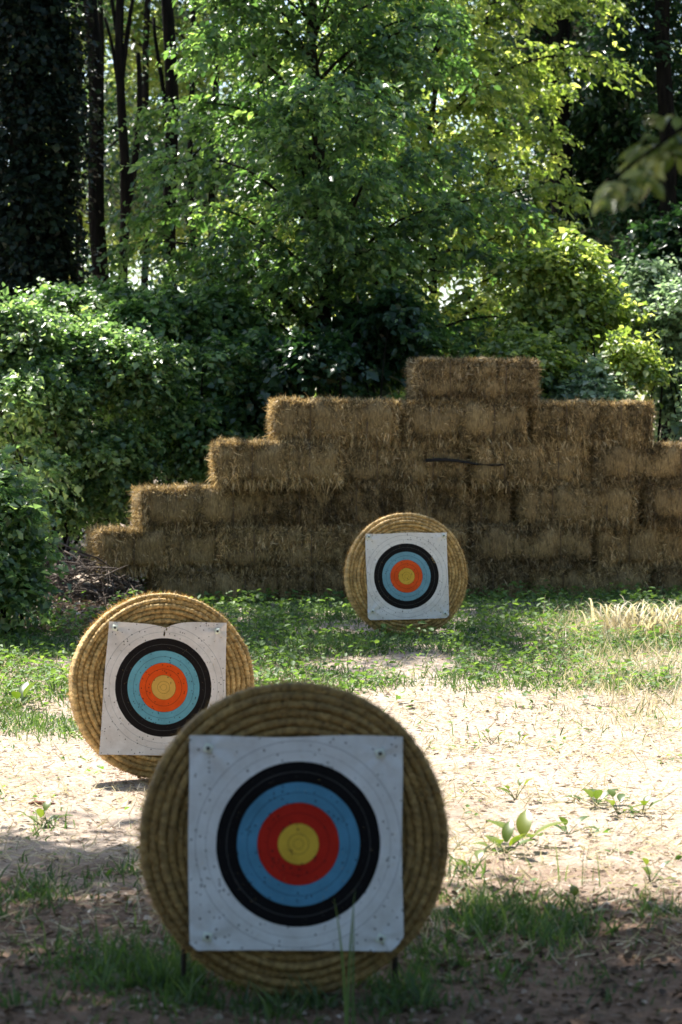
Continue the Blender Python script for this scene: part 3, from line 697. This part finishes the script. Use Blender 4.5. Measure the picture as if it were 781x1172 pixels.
def paper_mesh(corners, mat, seed, notch=None, cut=None, pins=()):
    g = np.random.default_rng(seed); n = 72
    u, v = np.meshgrid(np.linspace(0, 1, n + 1), np.linspace(0, 1, n + 1))
    TL, TR, BLc, BR = [np.array(c, float) for c in corners]
    P = (1 - v)[..., None] * ((1 - u)[..., None] * TL + u[..., None] * TR) + v[..., None] * ((1 - u)[..., None] * BLc + u[..., None] * BR)
    x, z = P[..., 0].copy(), P[..., 1].copy()
    z += .003 * np.sin(u * 9 + seed) * (1 - np.abs(v - .5) * 0) * (v < .02) + .004 * np.sin(u * 3.1 + seed) * (v > .98)
    x += .002 * np.sin(v * 7 + seed)
    if notch:   # torn nick in the top edge
        un, depth, w = notch
        z -= depth * np.exp(-np.abs(u - un) / w) * (1 - v) ** 14
    if cut:     # clipped lower corner(s)
        for cu, cs in cut:
            du = np.abs(u - cu); dv = 1 - v; k = np.clip(cs - (du + dv), 0, 1)
            x += k * (1 if cu == 0 else -1) * .30; z += k * .30
    q = np.stack([x, z, 0 * x], -1)
    y = -.0055 + .0042 * fn(q, 7, seed) + .0018 * fn(q, 19, seed + 2) - .004 * np.clip(np.maximum(np.abs(u - .5), np.abs(v - .5)) * 2 - .9, 0, 1) * (1 + fn(q, 11, seed))
    for (pu, pv) in pins:  # radiating puckers round each pin
        dx, dz = u - pu, v - pv; dd = np.hypot(dx, dz); an = np.arctan2(dz, dx)
        y += .006 * np.exp(-dd / .05) + .005 * np.sin(an * 5 + seed) * np.exp(-dd / .13)
        toward = np.exp(-((dx * (pv - .5) - dz * (pu - .5)) / .018) ** 2) * np.exp(-dd / .16); y -= .006 * toward
    if notch: y -= .012 * np.exp(-((u - notch[0]) / .05) ** 2) * (1 - v) ** 6
    V = np.stack([x, y, z], -1).reshape(-1, 3)
    i = np.arange(n)[:, None] * (n + 1) + np.arange(n)[None]
    F = np.stack([i, i + n + 1, i + n + 2, i + 1], -1).reshape(-1, 4)
    if notch:   # a torn slit: drop a thin wedge of cells below the nick
        c = V[F].mean(1); uc = (u.ravel()[F]).mean(1); vc = (v.ravel()[F]).mean(1)
        drop = (np.abs(uc - notch[0] - .006 * np.sin(vc * 60)) < .007 * (1 - vc / .13)) & (vc < .13)
        F = F[~drop]
    return mesh('target_face', V, F, mat, smooth=True)
def washer_mesh():
    s = .014; pts = np.array([(-s, -s * .9), (s * .95, -s), (s, s * .9), (-s * .9, s)])
    V = np.vstack([np.c_[pts[:, 0], np.full(4, 0), pts[:, 1]], np.c_[pts[:, 0] * .96, np.full(4, -.003), pts[:, 1] * .96]])
    F = np.array([[4, 5, 6, 7], [0, 1, 5, 4], [1, 2, 6, 5], [2, 3, 7, 6], [3, 0, 4, 7], [3, 2, 1, 0]])
    return mesh('washer', V, F, WASHER)
def nail_mesh():
    V, F = tube([(0, .03, 0), (0, -.002, 0), (0, -.0025, 0), (0, -.006, 0)], [.002, .002, .006, .0055], 10); return mesh('nail', V, F, NAIL)
WASH, NAILM = washer_mesh(), nail_mesh()
def target(label, cx, cy, Y, lean, yaw, corners, mat, seed, face_off=(0, 0), notch=None, cut=None, pins=(), legs=True, roll=0.0, scale=1.0):
    c = at(cx, cy, Y)
    rot = Euler((-R(lean), 0, R(yaw)), 'XYZ'); M = rot.to_matrix()
    base = np.array(Vector(c) - M @ Vector((0, 0, RAD * scale)))
    root = thing('archery_target', label, 'archery target', base, rot, 'straw archery targets in the clearing')
    root.scale = (scale,) * 3
    for k, me in enumerate(COILS):
        co = obj('coil', me, root, (0, 0, RAD), (0, seed * 1.9 + k * 2.3, 0))
        if seed == 1: co.material_slots[0].link = 'OBJECT'; co.material_slots[0].material = NEAR_ROPE
    obj('loose_straw', FUZZ[seed % 2], root, (0, 0, RAD), (0, seed * 1.1, 0), kind='stuff')
    f = obj('target_face', paper_mesh(corners, mat, seed, notch, cut, pins), root, (face_off[0], -THK / 2 - .010, RAD + face_off[1]), (0, R(roll), 0))
    TL, TR, BLc, BR = [np.array(q, float) for q in corners]
    for (u, v) in pins:
        p = (1 - v) * ((1 - u) * TL + u * TR) + v * ((1 - u) * BLc + u * BR)
        w = obj('washer', WASH, f, (p[0], -.012, p[1]), (0, rng.uniform(-.5, .5), 0)); obj('nail', NAILM, f, (p[0], -.014, p[1]))
    if legs:
        inv = M.inverted()
        for lx in ((-.325, .305) if Y < 9 else (-.11, .11)):
            top = Vector((lx, THK / 2 + .015, .39)); foot_w = M @ Vector((lx, THK / 2 + .0, .05)) + Vector(base); foot_w.z = float(terr(foot_w.x, foot_w.y)) - .06
            foot = inv @ (foot_w - Vector(base))
            V, F = tube([foot, foot.lerp(top, .5), top], [.010, .009, .009], 8); obj('leg', mesh('leg', V, F, STAKE, smooth=True), root)
        top = Vector((0, THK / 2 + .015, .62)); fw = M @ Vector((0, .55, 0)) + Vector(base); fw.z = float(terr(fw.x, fw.y)) - .05
        foot = inv @ (fw - Vector(base)); V, F = tube([foot, foot.lerp(top, .5), top], [.014, .013, .012], 8); obj('leg', mesh('leg', V, F, STAKE, smooth=True), root)
        V, F = tube([(-.34, THK / 2 + .028, .40), (0, THK / 2 + .028, .40), (.33, THK / 2 + .028, .40)], [.012] * 3, 8); obj('crossbar', mesh('crossbar', V, F, STAKE, smooth=True), root)
    return root
WH, BK = (.70, .72, .73), (.006, .006, .007)
M1 = face_mat('printed_face_red', WH, BK, (.085, .27, .43), (.46, .022, .012), (.66, .43, .05), 3.1, .20)
M2 = face_mat('printed_face_orange', (.77, .74, .72), (.012, .010, .010), (.15, .40, .50), (.80, .095, .012), (.68, .40, .09), 7.7, .22)
M3 = face_mat('printed_face_far', (.76, .76, .74), (.010, .010, .010), (.17, .36, .45), (.74, .10, .02), (.64, .42, .06), 12.3, .16)  # colours set apart from the near face: paler blue, more orange red
h = .312
target('large straw target in deep shade, crimson-ringed paper face pinned at four corners', 337, 958.5, 7.11, 4.5, 5,
       [(-.318, .316), (.306, .310), (-.320, -.306), (.304, -.312)], M1, 1, (.006, -.012), None, [(0, .035), (1, .06)],
       [(.09, .055), (.895, .08), (.085, .93), (.895, .945)])
target('sunlit straw target with torn slanted paper face, shadow pooled under it', 186, 785, 11.85, 7, 17,
       [(-.262, .325), (.325, .312), (-.330, -.318), (.302, -.338)], M2, 2, (-.014, -.01), (.47, .03, .10), None,
       [(.05, .045), (.92, .07)])
target('small straw target standing in the grass before the hay wall', 465, 658.5, 17.7, 5, 9,
       [(-.300, .312), (.305, .320), (-.290, -.316), (.312, -.305)], M3, 3, (-.014, -.01), None, [(0, .03), (1, .03)],
       [(.04, .04), (.96, .04), (.06, .90), (.95, .95)], legs=True)

# ------------------------------------------------------------------ ground cover
TPOS = [(at(337, 957, 7.14)[0], 7.14), (at(186, 785, 11.85)[0], 11.85), (at(465, 658, 17.7)[0], 17.7)]
def in_view(x, y, m=.4): return np.abs(x) < .1415 * y + m
def litter():
    n = 30000
    y = 6.2 + 12 * rng.uniform(0, 1, n) ** 1.25; x = rng.uniform(-1, 1, n) * (.1415 * y + .8)
    P = np.stack([x, y, terr(x, y) + rng.uniform(.002, .014, n)], -1)
    th = rng.uniform(0, 2 * np.pi, n); D = np.stack([np.cos(th), np.sin(th), rng.normal(size=n) * .2], -1)
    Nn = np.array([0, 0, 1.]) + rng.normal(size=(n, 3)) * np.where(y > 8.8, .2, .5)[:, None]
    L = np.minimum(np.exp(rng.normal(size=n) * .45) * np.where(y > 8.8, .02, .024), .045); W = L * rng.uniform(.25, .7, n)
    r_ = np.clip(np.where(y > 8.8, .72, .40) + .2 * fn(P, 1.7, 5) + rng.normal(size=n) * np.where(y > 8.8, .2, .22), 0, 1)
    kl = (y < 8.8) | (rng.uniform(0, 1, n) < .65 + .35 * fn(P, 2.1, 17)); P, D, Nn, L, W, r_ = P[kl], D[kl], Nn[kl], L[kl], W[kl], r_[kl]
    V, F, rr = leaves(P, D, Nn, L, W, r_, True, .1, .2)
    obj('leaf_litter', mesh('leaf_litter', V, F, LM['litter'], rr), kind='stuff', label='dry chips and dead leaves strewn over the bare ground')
    n = 34000
    y = 7.5 + 9.5 * rng.uniform(0, 1, n); x = rng.uniform(-1, 1, n) * (.1415 * y + .5)
    P = np.stack([x, y, terr(x, y)], -1); D = rng.normal(size=(n, 3)) * np.array([1, 1, .25]) + np.array([0, 0, .22])
    kd = fn(P, 1.9, 13) + .5 * fn(P, 5, 2) > rng.uniform(-1.2, .6, n); P, D = P[kd], D[kd]; n = len(P)
    V, F, rr = blades(P, D, rng.uniform(.04, .13, n), rng.uniform(.002, .006, n), np.clip(rng.normal(.55, .25, n), 0, 1), rng.normal(size=(n, 3)) * .3)
    obj('dry_grass', mesh('dry_grass', V, F, LM['pale_grass'], rr), kind='stuff', label='bleached dry grass lying across the sunlit clearing')
litter()
def standing_dry_grass():
    n = 6000
    y = rng.uniform(12.6, 19.0, n); x = rng.uniform(.7, 1, n) ** 1 * (.1415 * y + .6) * rng.uniform(.55, 1, n)
    k = (fn(np.stack([x, y], -1), 2.2, 4) + (x - .1 * y) * 1.1 > -.1) & (rng.uniform(0, 1, n) < sst(13.2, 16.5, y + .8 * fn(np.stack([x, y], -1), 3.1, 2)) + .04); x, y = x[k], y[k]; n = len(x)
    P = np.stack([x, y, terr(x, y)], -1); D = np.array([0, 0, 1.]) + rng.normal(size=(n, 3)) * np.array([.5, .5, .1])
    V, F, rr = blades(P, D, rng.uniform(.05, .2, n), rng.uniform(.003, .007, n), np.clip(rng.normal(.6, .22, n), 0, 1), rng.normal(size=(n, 3)) * .5 - np.array([0, 0, .3]))
    obj('dry_grass', mesh('dry_grass', V, F, LM['pale_grass'], rr), kind='stuff', label='standing bleached grass at the open end of the grass strip')
standing_dry_grass()
def grass_density(x, y):
    p = np.stack([x, y], -1)
    band = sst(14.1, 15.4, y + .8 * fn(p, 1.3, 2) + .5 * fn(p, 3.7, 1) - .5 * np.clip(x - .6, 0, 3))
    bare = .9 * (fn(p, 1.9, 7) > .42) * (y < 19)
    dirt_left = sst(-1.55, -2.0, x) * sst(18.2, 18.8, y)
    edge = sst(13.0, 13.9, y + .4 * fn(p, 2.0, 3)) * (x < -1.2) * .9
    return np.clip(np.maximum(band, edge) - bare - dirt_left, 0.02 * (y > 13), 1)
def scatter(n, fdens, y0, y1, m=.6):
    y = rng.uniform(y0, y1, n); x = rng.uniform(-1, 1, n) * (.1415 * y + m)
    k = rng.uniform(0, 1, n) < fdens(x, y); return x[k], y[k]
def patch_pts(spots, per):
    xs, ys = [], []
    for px, py, rx, ry, w in spots:
        c = gnd(px, py); s = c[1] / FPX
        n = int(per * w); a = rng.standard_t(3, size=(n, 2)) * .55
        xs.append(c[0] + a[:, 0] * rx * s); ys.append(c[1] + a[:, 1] * ry * s * c[1] / CAM_H)
    return np.concatenate(xs), np.concatenate(ys)
SPOTS = [(560, 1055, 60, 22, 2.6), (640, 1070, 50, 18, 1.6), (590, 1035, 70, 14, .7), (760, 1045, 40, 12, .5), (500, 1100, 40, 14, .6), (130, 1110, 65, 26, 2.6), (190, 1130, 45, 22, 1.8),
         (25, 1025, 40, 22, 1.8), (70, 1095, 30, 10, .25), (240, 1140, 60, 16, .8), (340, 1158, 120, 12, 1.2), (465, 1140, 60, 18, 1.3), (205, 1125, 40, 14, .9), (40, 1150, 60, 10, .3), (700, 1130, 70, 20, .3), (150, 1000, 22, 8, .25), (60, 945, 18, 8, .2),
         (110, 1010, 20, 10, .2), (530, 1000, 25, 10, .2), (20, 815, 40, 14, .8), (90, 800, 30, 10, .3), (560, 1120, 90, 18, .5), (720, 770, 60, 10, .7)]
def grass():
    x, y = scatter(80000, grass_density, 12.6, 21.5)
    px_, py_ = patch_pts(SPOTS, 420); kk = fn(np.stack([px_, py_], -1), 11, 3) > -.05; px_, py_ = px_[kk], py_[kk]
    x = np.concatenate([x, px_]); y = np.concatenate([y, py_]); n = len(x)
    ok = np.ones(n, bool)
    P = np.stack([x, y, terr(x, y) - .005], -1)
    D = np.array([0, 0, 1.]) + rng.normal(size=(n, 3)) * np.array([.42, .42, .1])
    L = rng.uniform(.04, .13, n) * (1 + .5 * fn(P, 1.6, 4)); L = np.where(y < 9, L * .85, L); L = np.where(y > 18.6, L * .7, L); cur = rng.normal(size=(n, 3)) * .5 - np.array([0, 0, .35])
    r_ = np.clip(.42 + .22 * fn(P, 1.1, 8) + rng.normal(size=n) * .2, 0, 1)
    V, F, rr = blades(P, D, L, rng.uniform(.004, .009, n), r_, cur)
    obj('grass', mesh('grass', V, F, LM['grass'], rr), kind='stuff', label='short green grass along the foot of the hay wall and in tufts')
    # leafy ground cover
    x, y = scatter(17000, lambda a, b: grass_density(a, b) * .75 + .03 * (b > 8.8) * (fn(np.stack([a, b], -1), 2.6, 14) > -.15), 8.0, 21.3)
    n = len(x); k = 3
    x = np.repeat(x, k) + rng.normal(size=n * k) * .03; y = np.repeat(y, k) + rng.normal(size=n * k) * .03
    P = np.stack([x, y, terr(x, y) + rng.uniform(.01, .10, n * k) * np.where(y > 14.5, 1 + .1 * sst(18.2, 19.6, y) * (fn(np.stack([x, y], -1), 3.3, 6) > -.1) + .6 * (fn(np.stack([x, y], -1), 4.1, 9) > .3), .25)], -1)
    th = rng.uniform(0, 2 * np.pi, n * k); D = np.stack([np.cos(th), np.sin(th), rng.normal(size=n * k) * .35 + .1], -1)
    L = rng.uniform(.02, .055, n * k) * np.where(y > 14.5, 1.1, .7)
    V, F, rr = leaves(P, D, np.array([0, 0, 1.]) + rng.normal(size=(n * k, 3)) * .35, L, L * .6, np.clip(rng.normal(.5, .22, n * k), 0, 1))
    obj('ground_cover', mesh('ground_cover', V, F, LM['weed'], rr), kind='stuff', label='low leafy weeds carpeting the grass strip')
grass()

# single weeds on the bright ground, each leaf a part
def weed(label, px, py, size, nl, seed, group='weeds growing in the bare clearing', hgt=.06):
    g = np.random.default_rng(seed); c = gnd(px, py)
    root = thing('weed', label, 'weed', (c[0], c[1], c[2] - .004), (0, 0, g.uniform(0, 6)), group)
    for i in range(nl):
        th = i * 2.4 + g.uniform(-.4, .4); el = g.uniform(.3, 1.15); L = size * 1.35 * g.uniform(.6, 1.15)
        d = np.array([[math.cos(th) * math.cos(el), math.sin(th) * math.cos(el), math.sin(el)]])
        s = d[0] * hgt * g.uniform(.5, 1.6)
        # blade with a midrib fold and a curling tip
        m = 6; t = np.linspace(0, 1, m); w = size * .66 * np.sin(np.pi * np.clip(t * .93 + .05, 0, 1)) ** .75
        side = unit(np.cross(d[0], [0, 0, 1.])); up = np.cross(side, d[0])
        mid = s + d[0] * L * t[:, None] - up * (t ** 2)[:, None] * L * .35
        Vv = np.vstack([mid - side * w[:, None] * .5 + up * w[:, None] * .14, mid, mid + side * w[:, None] * .5 + up * w[:, None] * .14])
        j = np.arange(m - 1)
        F = np.vstack([np.stack([j, j + m, j + m + 1, j + 1], -1), np.stack([j + m, j + 2 * m, j + 2 * m + 1, j + m + 1], -1)])
        lf = obj('leaf', mesh('leaf', Vv, F, LM['broad'], np.full(len(Vv), g.uniform(.25, .95)), smooth=True), root)
        Vs, Fs = tube([(0, 0, 0), s * .5 + np.array([0, 0, .004]), s], [.0022, .002, .0016], 5)
        obj('stalk', mesh('stalk', Vs, Fs, LM['weed'], np.full(len(Vs), .3), smooth=True), lf)
for i, (lb, px, py, s, nl) in enumerate([
    ('broad-leaved weed with one large pale upright leaf on the bright ground', 598, 968, .10, 5),
    ('weed with several cupped leaves close beside the large-leaved weed', 578, 978, .075, 7),
    ('small sprout alone on the bright ground above the large-leaved weed', 590, 915, .05, 5),
    ('spreading weed with a spear-like leaf, in the row of leaves on bright ground', 682, 922, .07, 6),
    ('low weed with dark round leaves at the middle of the row', 708, 932, .06, 6),
    ('low weed at the end of the leaf row towards the open ground', 735, 932, .055, 5),
    ('small weed just past the large-leaved weed', 650, 955, .06, 5),
    ('weed sprouting at the rim of the shaded near target', 543, 1000, .06, 5),
    ('little weed on the pale ground below the sunlit torn target', 48, 945, .055, 7),
    ('tiny two-leaved sprout in the middle of the pale strip', 562, 852, .04, 3),
    ('tiny dark-leaved sprout beside the two-leaved one', 594, 852, .045, 3),
    ('flat weed lying on pale ground near the shade edge', 745, 1010, .04, 5),
    ('leafy weed at the grass edge by the low rounded bush', 22, 812, .09, 8),
    ('weed in the shaded litter below the tufted grass', 660, 1052, .05, 6)]):
    weed(lb, px, py, s, nl, 100 + i)

# tall blades in front of the near target
def tall_grass(label, px, py, Y, n, hmin, hmax, wd, mat, spread, seed, droop=.6, tilt=.16):
    g = np.random.default_rng(seed); x0 = at(px, py, Y)[0]; base = np.array([x0, Y, float(terr(x0, Y)) - .01])
    root = thing('tall_grass', label, 'grass plant', base)
    for i in range(n):
        m = 8; t = np.linspace(0, 1, m); H = g.uniform(hmin, hmax); a = g.uniform(0, 6.28); d = np.array([math.cos(a), math.sin(a), 0])
        b = np.append(g.normal(size=2) * spread, 0)
        mid = b + np.array([0, 0, 1.]) * (H * t - H * droop * .55 * t ** 3)[:, None] + d * (tilt * H * t + H * droop * .5 * t ** 2.4)[:, None]
        w = wd * g.uniform(.7, 1.2) * (1 - t ** 2 * .92); sd = np.array([-d[1], d[0], 0]) + np.array([.2, 0, 0])
        V = np.vstack([mid - sd * w[:, None] * .5, mid + d * w[:, None] * .12, mid + sd * w[:, None] * .5]); j = np.arange(m - 1)
        F = np.vstack([np.stack([j, j + m, j + m + 1, j + 1], -1), np.stack([j + m, j + 2 * m, j + 2 * m + 1, j + m + 1], -1)])
        obj('blade', mesh('blade', V, F, mat, np.full(len(V), g.uniform(.2, .95)), smooth=True), root)
tall_grass('tall green grass blade rising in front of the shaded paper face', 402, 1110, 6.70, 3, .36, .47, .014, LM['grass'], .012, 3, .12, .04)
for i, (px, Y, lb) in enumerate([(712, 18.0, 'bleached drooping grass clump nearest the small target'), (745, 17.6, 'bleached drooping grass clump between its two neighbours by the hay wall'),
                                 (775, 17.9, 'bleached drooping grass clump farthest from the small target')]):
    tall_grass(lb, px, 700, Y, 90, .14, .44, .017, LM['pale_grass'], .11, 20 + i, .75, .2)
tall_grass('thin seeding grass stalks standing in the tufted shade edge', 655, 1060, 9.0, 9, .1, .22, .005, LM['grass'], .06, 31, .3, .1)

# bark piece lying on the pale ground
c = gnd(48, 921)
V, F = tube(np.array([(-.06, 0, .012), (-.03, .004, .018), (.02, -.004, .016), (.06, .002, .008)]), [.006, .013, .011, .005], 8, .2)
obj('bark_piece', mesh('bark_piece', V * np.array([1, 1.4, .7]), F, BARKCHIP, smooth=True), None, (c[0], c[1], c[2] - .003), (0, 0, .1), label='small reddish bark piece lying on the pale ground', category='bark')

# dead brush between the bushes and the hay
def dead_brush():
    Vs, Fq, Ft, Rr, off = [], [], [], [], 0
    for i in range(420):
        px = rng.uniform(40, 165); py = rng.uniform(575, 655); Y = rng.uniform(19.2, 20.6)
        a = at(px, py, Y); a[2] = float(terr(a[0], a[1])) + rng.uniform(0, .38) * math.exp(-((px - 100) / 60) ** 2)
        d = unit(rng.normal(size=3) * np.array([1, 1, .45])); L = rng.uniform(.12, .5)
        v, f = tube(curve_pts(a - d * L / 2, a + d * L / 2, 4, .12, 0, i), np.linspace(.006, .002, 4) * rng.uniform(.6, 1.6), 4)
        Vs.append(v); Fq.append(f[0] + off); Ft.append(f[1] + off); Rr.append(np.full(len(v), rng.uniform(.1, 1))); off += len(v)
    obj('dead_brush', mesh('dead_brush', np.vstack(Vs), [np.vstack(Fq), np.vstack(Ft)], LM['twig'], np.concatenate(Rr)), kind='stuff', label='heap of dead brown twigs beside the stepped end of the hay wall')
    n = 5000; px = rng.uniform(40, 170, n); x = (px - 390.5) / FPX * 19.5; y = rng.uniform(17.6, 21, n)
    P = np.stack([x, y, terr(x, y) + rng.uniform(0, .03, n)], -1); th = rng.uniform(0, 6.28, n)
    L = rng.uniform(.025, .07, n)
    V, F, rr = leaves(P, np.stack([np.cos(th), np.sin(th), rng.normal(size=n) * .3], -1), np.array([0, 0, 1.]) + rng.normal(size=(n, 3)) * .5, L, L * .5, np.clip(rng.normal(.48, .22, n), 0, 1))
    obj('dead_leaves', mesh('dead_leaves', V, F, LM['litter'], rr), kind='stuff', label='brown dead leaves on the bank beside the hay wall')
dead_brush()
